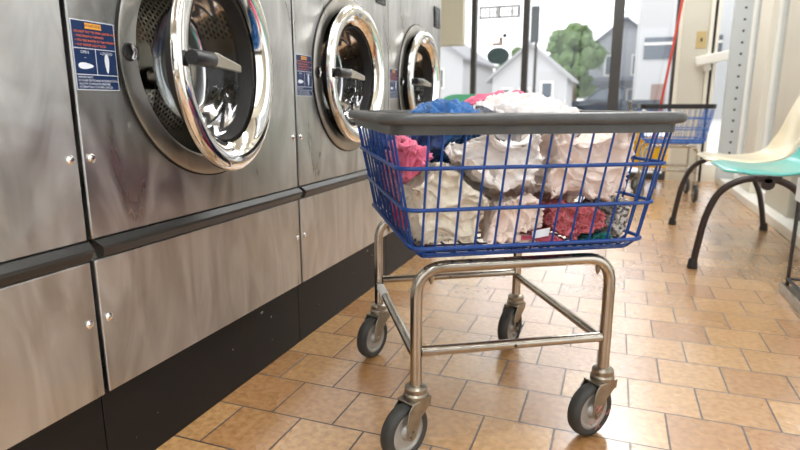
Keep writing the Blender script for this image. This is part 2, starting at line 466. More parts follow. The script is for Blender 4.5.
# ------------------------------------------------------------------ washing machines
def panel_with_hole(bm, y0, y1, z0, z1, cy, cz, r, xf, xb, n=96):
    """front sheet with a round opening, returned edges at the rim"""
    angs = sorted([2*PI*k/n for k in range(n)]+[math.atan2(z-cz, y-cy) % (2*PI) for y in (y0, y1) for z in (z0, z1)])
    ci, co, cb, ob = [], [], [], []
    for a in angs:
        c, s = math.cos(a), math.sin(a)
        t = min([((y1 if c > 0 else y0)-cy)/c if abs(c) > 1e-6 else 9, ((z1 if s > 0 else z0)-cz)/s if abs(s) > 1e-6 else 9])
        ci.append(bm.verts.new((xf, cy+r*c, cz+r*s))); co.append(bm.verts.new((xf, cy+t*c, cz+t*s)))
        cb.append(bm.verts.new((xb, cy+r*c, cz+r*s))); ob.append(bm.verts.new((xb, cy+t*c, cz+t*s)))
    m = len(angs)
    for k in range(m):
        j = (k+1) % m
        bm.faces.new((ci[k], co[k], co[j], ci[j])); bm.faces.new((ci[k], ci[j], cb[j], cb[k])); bm.faces.new((co[k], ob[k], ob[j], co[j]))
        bm.faces.new((cb[k], cb[j], ob[j], ob[k]))

XP = -.855          # front sheet plane
PITCH = .7205
W2 = PITCH/2-.005
DZ, HINGE, DY = .816, .222, -.011
XW = XP             # root x ; local x is out of the machine
def washer_parts(root, lower_bolts=True):
    xb = -.85
    bm = BM()   # casing behind the sheets
    box(bm, xb, -.50, -W2+.004, W2-.004, .195, 1.226)
    box(bm, -.50, -.014, -W2+.004, -W2+.02, .195, 1.226); box(bm, -.50, -.014, W2-.02, W2-.004, .195, 1.226)
    box(bm, -.50, -.014, -W2+.02, W2-.02, 1.21, 1.226); box(bm, -.50, -.014, -W2+.02, W2-.02, .195, .21)
    box(bm, -.50, -.014, -W2+.02, W2-.02, .44, .455)
    link('casing', bm, M['steel_dark'], root, smooth=False)
    link('base', box(BM(), xb, -.017, -W2-.004, W2+.004, .0, .192), M['black'], root, smooth=False, bevel=.002)
    bm = BM(); panel_with_hole(bm, -W2, W2, .487, 1.23, DY, DZ, .240, 0, -.013)
    link('upper_panel', bm, M['steel'], root, bevel=.0022)
    link('lower_panel', box(BM(), -.013, 0, -W2, W2, .194, .449), M['steel'], root, smooth=False, bevel=.0022)
    # graphite pull strip with a slanted near end
    bm = BM()
    prof = [(-.012, .4855), (.004, .4855), (.0155, .4745), (.0155, .4685), (.004, .4515), (-.012, .4515)]
    n = len(prof); A = []; B = []
    for i, (x, z) in enumerate(prof):
        A.append(bm.verts.new((x, -W2+.002+(.4855-z)*.45, z))); B.append(bm.verts.new((x, W2-.001, z)))
    bm.faces.new(A); bm.faces.new(B[::-1])
    for i in range(n): bm.faces.new((A[i], B[i], B[(i+1) % n], A[(i+1) % n]))
    link('pull_strip', bm, M['strip'], root, smooth=False, bevel=.001)
    # bezel ring round the opening
    bm = BM()
    lathe(bm, [(-.03, .207), (.004, .206), (.0075, .210), (.0075, .243), (.0055, .248), (-.001, .248), (-.001, .241), (-.03, .241)], (0, DY, DZ), seg=96, closed=True)
    bz = link('bezel', bm, M['steel_dark'], root)
    bm = BM(); lathe(bm, [(.0005, .2482), (.004, .2482), (.004, .2515), (.0005, .2515)], (0, DY, DZ), seg=96, closed=True)
    link('rubber_seal', bm, M['rubber'], bz)
    # latch keeper: dark round pocket on the near side with a steel tongue
    bm = BM(); rr = lathe(bm, [(.0076, .017), (.0095, .016), (.0095, .013), (.0078, .012)], (0, DY-.2265, DZ), seg=24); cap(bm, rr[-1])
    box(bm, .008, .013, DY-.218, DY-.2085, DZ-.012, DZ+.012)
    link('latch_keeper', bm, M['plastic_black'], root)
    bm = BM(); tube(bm, [(.012, DY-.223, DZ-.013), (.015, DY-.219, DZ), (.012, DY-.223, DZ+.013)], .004, 8)
    link('latch_tongue', bm, M['chrome'], root)
    # drum
    bm = BM(); lathe(bm, [(-.035-.016*i, .2405+.0*i) for i in range(22)], (0, DY, DZ), seg=96, uv=True)
    dr = link('drum', bm, M['drum'], root)
    bm = BM(); rr = lathe(bm, [(-.372, .2405), (-.376, .20), (-.372, .10), (-.36, .05), (-.36, .001)], (0, DY, DZ), seg=64)
    link('drum_back', bm, M['satin'], dr)
    bm = BM(); lathe(bm, [(-.031, .208), (-.034, .21), (-.036, .2403)], (0, DY, DZ), seg=96); link('drum_lip', bm, M['chrome'], dr)
    for k in range(3):
        a = 2*PI*(k/3+.07); bm = BM()
        mt = Matrix.Translation((0, DY, DZ)) @ Matrix.Rotation(a, 4, 'X')
        prism(bm, [(-.035, .2395), (-.012, .195), (.012, .195), (.035, .2395)], lambda p, q, d_: mt @ Vector((d_, p, q)), -.06, -.36)
        link('lifter', bm, M['satin'], dr, smooth=False, bevel=.006)
    # screws
    for y, z in ((-W2+.016, .63), (W2-.016, .63), (-W2+.016, .338), (W2-.016, .338)):
        bm = BM(); lathe(bm, [(0, .0078), (.002, .0078), (.004, .005), (.0043, .001)], (.0005, y, z), seg=16)
        box(bm, .0042, .0050, y-.005, y+.005, z-.0008, z+.0008)
        link('screw', bm, M['chrome'], root)
    # display window high on the far side
    bm = BM(); box(bm, .0005, .006, .232, .322, 1.088, 1.182)
    dw = link('display_frame', bm, M['plastic_black'], root, smooth=False)
    link('display_screen', box(BM(), .006, .0075, .243, .311, 1.098, 1.172), M['display'], dw, smooth=False)
    # warning sticker
    sy, sz, sw, sh = -.355+.0035, .746, .089, .115
    bm = BM()
    def rect(a, b_, c, d_, x, mi):
        vs = [bm.verts.new((x, sy+p*sw, sz+q*sh)) for p, q in ((a, c), (b_, c), (b_, d_), (a, d_))]
        bm.faces.new(vs).material_index = mi
    rect(0, 1, 0, 1, .0010, 1); rect(.015, .985, .012, .988, .0012, 0)
    rect(.02, .98, .595, .605, .0014, 1); rect(.02, .98, .22, .23, .0014, 1); rect(.494, .506, .22, .6, .0014, 1)
    rect(.31, .69, .885, .965, .0014, 3)
    T = lambda s, u, v, size, mi, al='CENTER': text_bm(bm, s, (.0017, sy+u*sw, sz+v*sh), (0, 1, 0), (0, 0, 1), size, mi, al)
    T('WARNING', .5, .925, .0075, 0)
    for k, s in enumerate(('DO NOT TRY TO OPEN DOOR WHEN', '• THE DRUM IS TURNING', '• YOU SEE WATER IN THE WINDOW', '• ANY ERROR LIGHT IS ON')):
        T(s, .06 if k else .05, .835-.062*k, .0052, 2, 'LEFT')
    T('OPEN', .25, .545, .0065, 1); T('LOCKED', .75, .545, .0065, 1)
    for k, s in enumerate(('IMPORTANT!', 'IN CASE OF POWER INTERRUPTION', 'ALLOW 10 MINUTES BEFORE', 'ATTEMPTING TO OPEN DOOR')):
        T(s, .05, .185-.047*k, .0050, 1, 'LEFT')
    # the two little handle pictograms
    def blob(cu, cv, du, dv, lean):
        pts = []
        for k in range(20):
            a = 2*PI*k/20; p, q = math.cos(a), math.sin(a)
            wq = 1+lean*p if du > dv else 1+lean*q
            pts.append(bm.verts.new((.0016, sy+(cu*sw)+du*p*(1 if du > dv else wq), sz+cv*sh+dv*q*(wq if du > dv else 1))))
        bm.faces.new(pts).material_index = 1
    blob(.25, .35, .0155, .0052, -.35); blob(.75, .40, .0045, .0165, .35)
    T('↑', .25, .455, .006, 1)
    link('warning_sticker', bm, [M['navy'], M['label_white'], M['label_orange'], M['label_amber']], root, smooth=False)

def washer_door(root):
    """closed door in local coordinates about the hinge on the far side; local x out, y towards +Y"""
    h = HINGE
    c = -h
    bm = BM()
    prof = [(.028, .207), (.028, .220), (.0295, .2215), (.038, .2215), (.041, .2205), (.045, .215), (.048, .206), (.048, .199), (.043, .184), (.036, .172), (.027, .163), (.024, .160), (.022, .162), (.028, .18)]
    lathe(bm, prof, (0, c, 0), seg=128, closed=True)
    d = link('door', bm, M['chrome'], root)
    bm = BM()
    lathe(bm, [(.027, .172), (.027, .192), (.012, .190), (.012, .174)], (0, c, 0), seg=96, closed=True)
    link('door_gasket', bm, M['rubber'], d)
    bm = BM()
    lathe(bm, [(-.012, .1495), (-.020, .146), (-.026, .140), (-.040, .137), (-.050, .131), (-.058, .122), (-.070, .117), (-.078, .104), (-.082, .06), (-.083, .001)], (0, c, 0), seg=96)
    link('door_glass', bm, M['bowl'], d)
    bm = BM()
    lathe(bm, [(.017, .1565), (-.02, .1565), (-.02, .1495), (-.010, .1495), (.017, .153)], (0, c, 0), seg=96, closed=True)
    link('glass_seal', bm, M['rubber'], d)
    # grip: black barrel on the ring, tapering steel lever over the glass
    bm = BM()
    rr = lathe(bm, [(c-.212, .001), (c-.212, .0125), (c-.206, .0145), (c-.142, .0145), (c-.137, .0125), (c-.137, .001)], (.062, 0, 0), axis='Y', seg=24)
    box(bm, .036, .058, c-.205, c-.165, -.009, .009)
    hd = link('handle', bm, M['plastic_black'], d)
    bm = BM()
    A = [(.054, -.138, .014), (.072, -.138, .014), (.072, -.138, -.013), (.054, -.138, -.013)]
    B = [(.070, -.045, -.004), (.078, -.045, -.004), (.078, -.045, -.018), (.070, -.045, -.018)]
    va = [bm.verts.new((x, c+y, z)) for x, y, z in A]; vb = [bm.verts.new((x, c+y, z)) for x, y, z in B]
    bm.faces.new(va); bm.faces.new(vb[::-1])
    for i in range(4): bm.faces.new((va[i], vb[i], vb[(i+1) % 4], va[(i+1) % 4]))
    link('handle_lever', bm, M['satin'], d, smooth=False, bevel=.002).parent = d
    # hinge block
    bm = BM(); tube(bm, [(.0, -.006, -.05), (.0, -.006, .05)], .009, 12)
    link('hinge', bm, M['satin'], d)
    return d

wl = ['stainless front washer cut off at the left edge of the photo, nearest the camera',
      'stainless front washer with its round chrome door standing ajar',
      'stainless front washer with closed door, behind the corner of the blue cart',
      'stainless front washer with closed door, last of the row by the window']
root0 = thing('washing_machine', wl[0], 'washing machine', (XW, .0, 0), 0, 'stainless washers along the left wall')
washer_parts(root0); door0 = washer_door(root0)
door0.location = (.004, HINGE+DY, DZ)
def copy_tree(o, parent=None):
    c = o.copy(); COL.objects.link(c)
    if parent: c.parent = parent
    for ch in list(o.children): copy_tree(ch, c)
    return c
roots = [root0]+[copy_tree(root0) for _ in range(3)]
for i, r in enumerate(roots):
    r.location = (XW, 1.0885+(i-1)*PITCH, 0); r['label'] = wl[i]
    if i == 1:
        for ch in r.children:
            if ch.name.startswith('door'): ch.rotation_euler = (0, 0, math.radians(11.5)); ch.location = (.012, HINGE+DY-.050, DZ-.014)

# ------------------------------------------------------------------ laundry cart
FA, FB, FZ, LZ = .252, .212, .403, .224
def make_caster(cart, u, v, ang, tufts=None):
    """ang: world-frame angle of the trailing direction in the cart's local axes"""
    t = Vector((math.cos(ang), math.sin(ang), 0)); ax = Vector((-t.y, t.x, 0)); o = Vector((u, v, 0)); tr = .034
    P = lambda a, b, d: o+t*a+ax*d+Vector((0, 0, b))
    bm = BM()
    lathe(bm, [(.122, .001), (.122, .024), (.128, .026), (.133, .026), (.137, .022), (.139, .0235), (.147, .0235), (.151, .019), (.153, .014), (.153, .001)], o, axis='Z', seg=28)
    poly = [(-.024, .125), (.030, .125), (.042, .112), (.048, .085)]+[(tr+.0145*math.cos(a), .060+.0145*math.sin(a)) for a in (0, -.6, -1.2, -1.9, -2.6, -3.14)]+[(.006, .088), (-.022, .110)]
    for s in (-1, 1): prism(bm, poly, P, s*.0195, s*.0228)
    prism(bm, [(-.024, .1215), (.034, .1215), (.034, .1255), (-.024, .1255)], P, -.0225, .0225)
    prism(bm, [(-.022, .105), (-.020, .105), (-.022, .125), (-.024, .125)], P, -.0225, .0225)
    c = link('caster', bm, M['zinc'], cart, bevel=.0012)
    mt = Matrix((ax, t, Vector((0, 0, 1)))).transposed().to_4x4(); mt.translation = o+t*tr+Vector((0, 0, .060))
    bm = BM()
    lathe(bm, [(-.013, .043), (-.0155, .047), (-.0155, .052), (-.012, .0575), (-.006, .0597), (.006, .0597), (.012, .0575), (.0155, .052), (.0155, .047), (.013, .043)], axis='X', seg=48, closed=True, mtx=mt)
    link('tire', bm, M['tire'], c)
    bm = BM()
    pr = [(.0, .0436), (.0115, .0436), (.0125, .041), (.0125, .038), (.0085, .034), (.0085, .018), (.014, .014), (.0185, .012), (.0185, .001)]
    lathe(bm, pr, axis='X', seg=40, mtx=mt); lathe(bm, [(-a, b) for a, b in pr], axis='X', seg=40, mtx=mt)
    link('hub', bm, M['hub'], c)
    bm = BM(); rr = lathe(bm, [(-.0265, .001), (-.0265, .0075), (-.0228, .0085), (.0228, .0085), (.0265, .0075), (.0265, .001)], axis='X', seg=6, mtx=mt)
    link('axle_bolt', bm, M['zinc'], c, smooth=False)
    if tufts:
        rnd = random.Random(3); bm = BM(); col, n = tufts
        for k in range(n):
            q = Vector((.024+rnd.uniform(0, .006), rnd.uniform(-.015, .015), rnd.uniform(-.012, .016))); pts = [mt @ q]
            for j in range(6):
                q = q+Vector((rnd.uniform(-.003, .003), rnd.uniform(-.011, .011), rnd.uniform(-.012, .009))); q.x = min(max(q.x, .0238), .034); pts.append(mt @ q)
            tube(bm, pts, .0011, 5)
        link('tangled_thread', bm, mat('thread', col, .9), c)
    return c

def rrect(a, b, r, z, n=6, ou=0, ov=0):
    out = []
    for cx, cy, a0 in ((a-r, b-r, 0), (-a+r, b-r, PI/2), (-a+r, -b+r, PI), (a-r, -b+r, 1.5*PI)):
        for k in range(n+1):
            t = a0+PI/2*k/n; out.append(Vector((ou+cx+r*math.cos(t), ov+cy+r*math.sin(t), z)))
    return out

OU, OV = .0166, -.017
def dims(z):
    k = (z-.448)/(.664-.448)
    return .240+(.281-.240)*k, .268+(.291-.268)*k
def make_cart(root, nf=12, ns=10, bar_mat=None, wire=None, rim_thin=False, tape=True):
    bar_mat = bar_mat or M['tube']; wire = wire or M['blue_wire']
    for s in (-1, 1):
        pts = fillet([(-FB, s*FA, .15), (-FB, s*FA, FZ), (FB, s*FA, FZ), (FB, s*FA, .15)], .062, 8)
        bm = BM(); tube(bm, pts, .0125, 16); h = link('frame_hoop', bm, bar_mat, root)
        for u in (-FB*.86, FB*.86):
            bm = BM(); lathe(bm, [(FZ-.036, .0015), (FZ-.03, .004), (FZ-.012, .007)], (u, s*FA, 0), axis='Z', seg=12)
            link('rivet', bm, M['zinc'], h)
        bm = BM(); tube(bm, [(-FB+.011, s*FA, LZ), (FB-.011, s*FA, LZ)], .0105, 14); cb = link('crossbar', bm, bar_mat, root)
        bm = BM(); rr = lathe(bm, [(-.0108, .0034), (-.0112, .003), (-.0112, .0005)], (0, -FA if s < 0 else FA, LZ), axis='Y', seg=10)
        link('plug', bm, M['plastic_black'], cb)
    for s in (-1, 1):
        bm = BM(); tube(bm, [(s*FB, -FA+.011, LZ-.012), (s*FB, FA-.011, LZ-.012)], .0105, 14); sb = link('crossbar', bm, bar_mat, root)
        if tape and s < 0:
            bm = BM(); tube(bm, [(s*FB, .135, LZ-.012), (s*FB, .215, LZ-.012)], .0116, 14); link('tape', bm, M['tape'], sb)
    # wire basket
    bm = BM()
    for z, r in ((.606, .0039), (.527, .0039), (.450, .0042)):
        a, b = dims(z); tube(bm, rrect(a+.006, b+.006, .032, z, 6, OU, OV), r, 8, closed=True)
    a, b = dims(.450)
    tube(bm, rrect(a-.012, b-.012, .03, .434, 6, OU, OV), .0032, 8, closed=True)
    a1, b1 = dims(.672)
    zb = .429
    for k in range(nf+1):
        f = -1+2*k/nf
        f = max(-.94, min(.94, f))
        for s in (-1, 1):
            pts = fillet([(OU+f*(a1-.028)+.020, OV+s*b1, .672), (OU+f*a, OV+s*b, .448), (OU+f*(a-.012), OV+s*(b-.02), zb), (OU+f*(a-.012), OV, zb)], .02, 4)
            tube(bm, pts, .0025, 6)
    for k in range(ns+1):
        f = max(-.94, min(.94, -1+2*k/ns))
        for s in (-1, 1):
            pts = fillet([(OU+s*a1, OV+f*b1, .672), (OU+s*a, OV+f*b, .448), (OU+s*(a-.02), OV+f*(b-.012), zb-.003), (OU, OV+f*(b-.012), zb-.003)], .02, 4)
            tube(bm, pts, .0025, 6)
    link('wire_basket', bm, wire, root)
    # bumper rim: profile swept round a rounded rectangle
    if not rim_thin:
        prof = [(.000, .667), (.009, .667), (.010, .683), (.024, .6855), (.0285, .690), (.0295, .698), (.026, .7040), (.016, .7062), (.002, .7055), (-.003, .700), (.0, .690)]
    else:
        prof = [(.0, .676), (.012, .676), (.016, .69), (.014, .710), (.0, .710)]
    bm = BM(); rings = []
    for off, z in prof:
        rings.append([bm.verts.new(p) for p in rrect(.281+off, .291+off, .034+max(0, off)*.9, z, 8, OU, OV)])
    n = len(rings[0]); m = len(prof)
    for i in range(m):
        for k in range(n):
            bm.faces.new((rings[i][k], rings[i][(k+1) % n], rings[(i+1) % m][(k+1) % n], rings[(i+1) % m][k]))
    link('bumper_rim', bm, M['bumper'] if not rim_thin else M['plastic_black'], root, auto=50)

CART_RZ = .545
cart = thing('laundry_cart', 'blue wire laundry cart with grey bumper rim, heaped with clothes', 'laundry cart', (-.301, 1.363, 0), CART_RZ)
make_cart(cart)
wd = lambda x, y: math.atan2(y, x)-CART_RZ
make_caster(cart, -FB, -FA, wd(-.42, -.91)); make_caster(cart, FB, -FA, wd(-.62, -.78), ((186, 128, 120), 5))
make_caster(cart, FB, FA, wd(-.28, -.96), ((60, 58, 60), 9)); make_caster(cart, -FB, FA, wd(-.25, -.97))

# ------------------------------------------------------------------ laundry in the basket
CM = Matrix.Translation((-.301, 1.363, 0)) @ Matrix.Rotation(CART_RZ, 4, 'Z') @ Matrix.Translation((OU, OV, 0))
# name, label, category, centre(u,v,z), radii, material, fold amp, fold scale, bias, subdivision
CL = [
 ('bed_sheet', 'big crumpled white sheet domed over the top of the full cart', 'bed sheet', (.068, .00, .655), (.170, .20, .107), cloth_mat('white_cotton', (222, 216, 213)), .016, 7.5, 1.0, 6),
 ('satin_robe', 'pale blush satin robe pressed against the right end of the cart front', 'robe', (.115, -.165, .590), (.150, .13, .105), cloth_mat('blush_satin', (247, 229, 218), .05, 300, .03, .1), .017, 8, 1.0, 6),
 ('lace_tablecloth', 'cream lace tablecloth bunched at the lower left of the cart front', 'tablecloth', (-.160, -.175, .525), (.115, .12, .105), cloth_mat('cream_lace', (246, 235, 214), .5, 380, .05, .3), .015, 10, 1.0, 6),
 ('blouse', 'off white blouse knotted in the middle of the cart front', 'blouse', (-.055, -.19, .604), (.130, .10, .088), cloth_mat('offwhite_cotton', (249, 242, 236)), .017, 10, 1.0, 6),
 ('pillowcase', 'peach pillowcase hanging below the blouse at the cart bottom', 'pillowcase', (-.025, -.20, .487), (.085, .10, .075), cloth_mat('peach_cotton', (246, 226, 212), .1, 400), .013, 9, 1.0, 6),
 ('camisole', 'dusty rose lace camisole at the lower right of the cart front', 'clothing', (.105, -.19, .487), (.098, .11, .062), cloth_mat('rose_lace', (212, 118, 122), .3, 300, pattern=('lace', 95, (180, 76, 86))), .011, 12, 1.0, 6),
 ('sock', 'small teal cloth poking out under the rose lace camisole', 'sock', (.152, -.225, .452), (.045, .05, .030), cloth_mat('teal_knit', (8, 104, 98)), .006, 16, 1.15, 5),
 ('scarf', 'grey and white mottled scarf in the lower right cart corner', 'scarf', (.205, -.19, .488), (.055, .10, .062), cloth_mat('grey_print', (224, 220, 214), .4, 300, pattern=('spots', 55, (104, 100, 100))), .010, 14, 1.0, 6),
 ('pink_shirt', 'bright pink shirt in the upper left corner of the cart front', 'shirt', (-.245, -.185, .612), (.056, .085, .052), cloth_mat('pink_jersey', (226, 112, 142)), .013, 11, 1.0, 6),
 ('denim_shirt', 'blue denim shirt draped over the left top of the pile', 'shirt', (-.128, -.06, .664), (.104, .165, .080), cloth_mat('blue_denim', (46, 104, 168), .4, 500, .12), .015, 12, 1.02, 6),
 ('floral_dress', 'dusty pink patterned dress behind the left side wires', 'dress', (-.225, -.03, .555), (.060, .14, .062), cloth_mat('pink_print', (178, 92, 112), .3, 300, pattern=('spots', 60, (220, 150, 160))), .010, 13, 1.0, 6),
 ('red_towel', 'small red cloth low behind the left side wires', 'towel', (-.22, -.02, .477), (.055, .11, .040), cloth_mat('red_knit', (196, 24, 44)), .008, 14, 1.0, 5),
 ('black_trousers', 'black trousers at the lower far left corner of the basket', 'trousers', (-.20, .17, .500), (.070, .12, .070), cloth_mat('black_cotton', (28, 28, 32)), .010, 12, 1.0, 5),
 ('navy_sweater', 'navy sweater at the upper far left side of the basket', 'sweater', (-.23, .14, .605), (.060, .13, .055), cloth_mat('navy_knit', (26, 42, 92)), .010, 12, 1.0, 5),
 ('maroon_shirt', 'deep pink cloth flattened on the basket bottom under the pillowcase', 'shirt', (.03, -.21, .452), (.105, .070, .020), cloth_mat('maroon_jersey', (190, 84, 106)), .005, 16, 1.05, 5),
 ('pink_cardigan', 'pink cardigan showing behind the white sheet at the top', 'cardigan', (.110, .17, .700), (.160, .11, .068), cloth_mat('rose_knit', (222, 104, 136)), .012, 12, 1.0, 5),
 ('white_towel', 'white towel filling the far side of the basket', 'towel', (.05, .18, .560), (.20, .12, .10), cloth_mat('white_terry', (222, 216, 208)), .013, 10, 1.0, 5),
]
CC = np.array([c[3] for c in CL]); CR = np.array([c[4] for c in CL]); CB = np.array([c[8] for c in CL])
def fields(P):
    """scaled distance of every point to every garment's heart"""
    return np.stack([np.sqrt((((P-CC[i])/CR[i])**2).sum(1))/CB[i] for i in range(len(CL))], 1)
def warp(P, amp=.018, sc=9.):
    out = np.empty_like(P)
    for i, p in enumerate(P):
        v = noise.noise_vector(Vector(p)*sc); w = noise.noise_vector(Vector(p)*sc*2.7)
        out[i] = (p[0]+amp*v.x+amp*.4*w.x, p[1]+amp*v.y+amp*.4*w.y, p[2]+amp*v.z+amp*.4*w.z)
    return out
def inside(P):
    z = P[:, 2]; k = (z-.448)/(.664-.448)
    a = .240+(.281-.240)*k-.006; b = .268+(.291-.268)*k-.006
    wv = np.array([noise.noise(Vector(p)*15)+.4*noise.noise(Vector(p)*34) for p in P])
    b = b-.024*np.clip(wv+.05, 0, 1)
    r = .032
    qx = np.maximum(np.where(P[:, 0] > 0, P[:, 0]+np.clip((z-.49)*.5, .006, .036), -P[:, 0])-(a-r), 0); qy = np.maximum(np.abs(P[:, 1])-(b-r), 0)
    ok = (qx*qx+qy*qy <= r*r) & (z > .4375) & (z < .80)
    # above the rim the heap stays inside the rim opening
    ok &= ~((z > .655) & ((np.abs(P[:, 0]) > .262) | (np.abs(P[:, 1]) > .273)))
    return ok
def folds(p, n, sc, seed):
    """long curved creases: stretched ridged noise, bent by a slow warp"""
    rnd = random.Random(seed); ax = Vector((rnd.uniform(-1, 1), rnd.uniform(-.4, .4), rnd.uniform(-1, 1))).normalized()
    p = Vector(p); o = Vector((seed*3.1, seed*1.7, seed*.9))
    w = noise.noise_vector(p*9+o)*.045+noise.noise_vector(p*22+o)*.016
    p = p+w; al = p.dot(ax)
    q = (p-ax*al*.80)*sc+o
    a = 1-abs(noise.noise(q)); b = 1-abs(noise.noise(q*1.9+Vector((5, 1, 2)))); c = 1-abs(noise.noise(p*sc*3.6))
    return 1-(.62*a**4+.28*b**4+.10*c**2)
for gi, (nm, lab, cat, c, R, mt_, amp, fsc, bias, sub) in enumerate(CL):
    bm = BM(); bmesh.ops.create_icosphere(bm, subdivisions=sub, radius=1)
    D = np.array([v.co[:] for v in bm.verts]); c = np.array(c); R = np.array(R)
    tmax = 1.75 if bias == 1.0 else 1.25
    top = nm in ('bed_sheet', 'pink_cardigan', 'denim_shirt')
    if nm in ('bed_sheet', 'pink_cardigan', 'denim_shirt'): tmax = 1.0
    if nm == 'pink_shirt': tmax = 1.15
    t = np.full(len(D), tmax); live = np.ones(len(D), bool)
    for step in range(44):
        idx = np.where(live)[0]
        if not len(idx): break
        P = c+D[idx]*R*t[idx, None]
        W = warp(P)
        F = fields(W); mine = F[:, gi].copy(); F[:, gi] = 9
        ok = inside(P) & (mine < F.min(1)-.008)
        if not top: ok &= P[:, 2] < .672+.02*np.sin(P[:, 0]*40)
        live[idx[ok]] = False; t[idx[~ok]] *= .955
    t = np.maximum(t, .12)
    for i, v in enumerate(bm.verts):
        p = c+D[i]*R*t[i]
        v.co = p
    # soften the cut edges, then press the folds in along the normals
    for _ in range(5): bmesh.ops.smooth_vert(bm, verts=bm.verts, factor=.5, use_axis_x=True, use_axis_y=True, use_axis_z=True)
    bm.normal_update()
    mv = []
    for v in bm.verts:
        f = folds(v.co, v.normal, fsc*4.0, gi+1)
        mv.append(v.co-v.normal*amp*2.3*f)
    for v, q in zip(bm.verts, mv): v.co = q
    bmesh.ops.smooth_vert(bm, verts=bm.verts, factor=.3, use_axis_x=True, use_axis_y=True, use_axis_z=True)
    o = link(nm, bm, mt_, auto=180)
    o.matrix_world = CM
    tag(o, lab, cat, None)
    if nm == 'pillowcase':
        bm = BM(); vs = [bm.verts.new(q) for q in ((.0, -.2645, .474), (.038, -.2645, .480), (.036, -.263, .463), (.002, -.263, .458))]
        bm.faces.new(vs); lb = link('care_tag', bm, M['label_white'], o, smooth=False)
        sd = lb.modifiers.new('s', 'SOLIDIFY'); sd.thickness = .0012

# ------------------------------------------------------------------ second cart, mop and bucket
c2 = thing('laundry_cart', 'empty blue cart with a black rim standing by the back window', 'laundry cart', (.40, 5.02, 0), .03)
c2.scale = (.87, .85, 1.02)
make_cart(c2, 11, 11, M['satin'], mat('blue_vinyl_old', (40, 98, 176), .45), True, False)
for u in (-FB, FB):
    for v in (-FA, FA): make_caster(c2, u, v, -1.9+u*2)

bk = thing('mop_bucket', 'yellow plastic mop bucket on casters behind the empty blue cart', 'bucket', (.235, 5.66, 0))
bm = BM(); rings = []
for a, b, z in ((.205, .10, .165), (.21, .11, .17), (.22, .13, .40), (.235, .145, .41), (.235, .145, .43), (.22, .132, .43), (.21, .122, .40), (.19, .10, .185)):
    rings.append([bm.verts.new(p) for p in rrect(a, b, .05, z, 5)])
for A, B in zip(rings, rings[1:]):
    for k in range(len(A)): bm.faces.new((A[k], A[(k+1) % len(A)], B[(k+1) % len(A)], B[k]))
bm.faces.new(rings[0][::-1]); bm.faces.new(rings[-1])
link('tub', bm, M['yellow'], bk)
bm = BM(); box(bm, -.20, -.02, -.10, .10, .432, .54); box(bm, -.17, -.05, -.07, .07, .54, .58)
link('wringer', bm, M['yellow'], bk, bevel=.01)
bm = BM(); tube(bm, [(-.11, .0, .58), (-.13, -.04, .75)], .012, 8); link('wringer_handle', bm, M['zinc'], bk)
for u in (-.13, .13):
    for v in (-.075, .075):
        bm = BM(); lathe(bm, [(-.014, .001), (-.014, .046), (-.010, .05), (.010, .05), (.014, .046), (.014, .001)], (u, v, .05), axis='X', seg=20)
        tube(bm, [(u, v, .06), (u, v, .166)], .014, 8)
        link('caster', bm, M['plastic_black'], bk)
mp_ = thing('mop', 'red handled mop leaning out of the yellow bucket', 'mop', (.345, 5.66, .22))
bm = BM(); tube(bm, [(-.03, 0, .08), (.13, -.02, 1.54)], .011, 10); link('handle', bm, M['red'], mp_)
bm = BM(); bmesh.ops.create_icosphere(bm, subdivisions=3, radius=.05)
for v in bm.verts: v.co = Vector((v.co.x*1.0-.035, v.co.y*1.2, v.co.z*1.2+.04))*(1+.15*noise.noise(v.co*60))
link('mop_head', bm, cloth_mat('mop_cotton', (210, 205, 195)), mp_)

# ------------------------------------------------------------------ tandem chairs
def shell_bm(w=.46):
    """moulded side shell, local x towards the back, y across, origin under the seat centre at floor height"""
    prof = [(-.217, .437), (-.213, .446), (-.200, .4525), (-.16, .456), (-.08, .446), (.0, .438), (.09, .438), (.15, .450), (.19, .480), (.215, .525), (.234, .60), (.250, .69), (.266, .77), (.274, .80), (.279, .81)]
    wid = [.35, .385, .425, .465, .485, .49, .485, .47, .45, .44, .435, .42, .37, .27, .16]
    bm = BM(); nv = 18; G = []
    sp = len(prof)
    # refine along the profile
    def cr(a, t):
        i = int(min(max(math.floor(t), 0), sp-2)); f = t-i
        g = lambda k: a[min(max(k, 0), sp-1)]
        p0, p1, p2, p3 = g(i-1), g(i), g(i+1), g(i+2)
        return .5*((2*p1)+(-p0+p2)*f+(2*p0-5*p1+4*p2-p3)*f*f+(-p0+3*p1-3*p2+p3)*f**3)
    PX = [p[0] for p in prof]; PZ = [p[1] for p in prof]
    n = 44
    for i in range(n+1):
        t = (sp-1)*i/n; x, z, wd_ = cr(PX, t), cr(PZ, t), cr(wid, t)
        dx, dz = cr(PX, min(t+.05, sp-1))-cr(PX, max(t-.05, 0)), cr(PZ, min(t+.05, sp-1))-cr(PZ, max(t-.05, 0))
        l = math.hypot(dx, dz) or 1; nx, nz = (-dz/l, dx/l) if t > 6 else (0, 1)
        row = []
        for j in range(nv+1):
            s = -1+2*j/nv
            mid = max(0, 1-abs(t-8.5)/4.5)
            dish = (abs(s)**2.6)*(.055*mid)-(abs(s)**7)*.016*max(0, min(1, (7-t)/2))*min(1, t/2.5)
            row.append(bm.verts.new((x+nx*dish, s*wd_/2, z+nz*dish)))
        G.append(row)
    for i in range(n):
        for j in range(nv): bm.faces.new((G[i][j], G[i+1][j], G[i+1][j+1], G[i][j+1]))
    return bm
def shell(parent, y, m, sx_=.055):
    o = link('seat_shell', shell_bm(), m, parent, auto=180)
    o.location = (sx_, y, 0)
    s = o.modifiers.new('thick', 'SOLIDIFY'); s.thickness = .014; s.offset = -1
    b = o.modifiers.new('sub', 'SUBSURF'); b.levels = 1; b.render_levels = 1
    return o
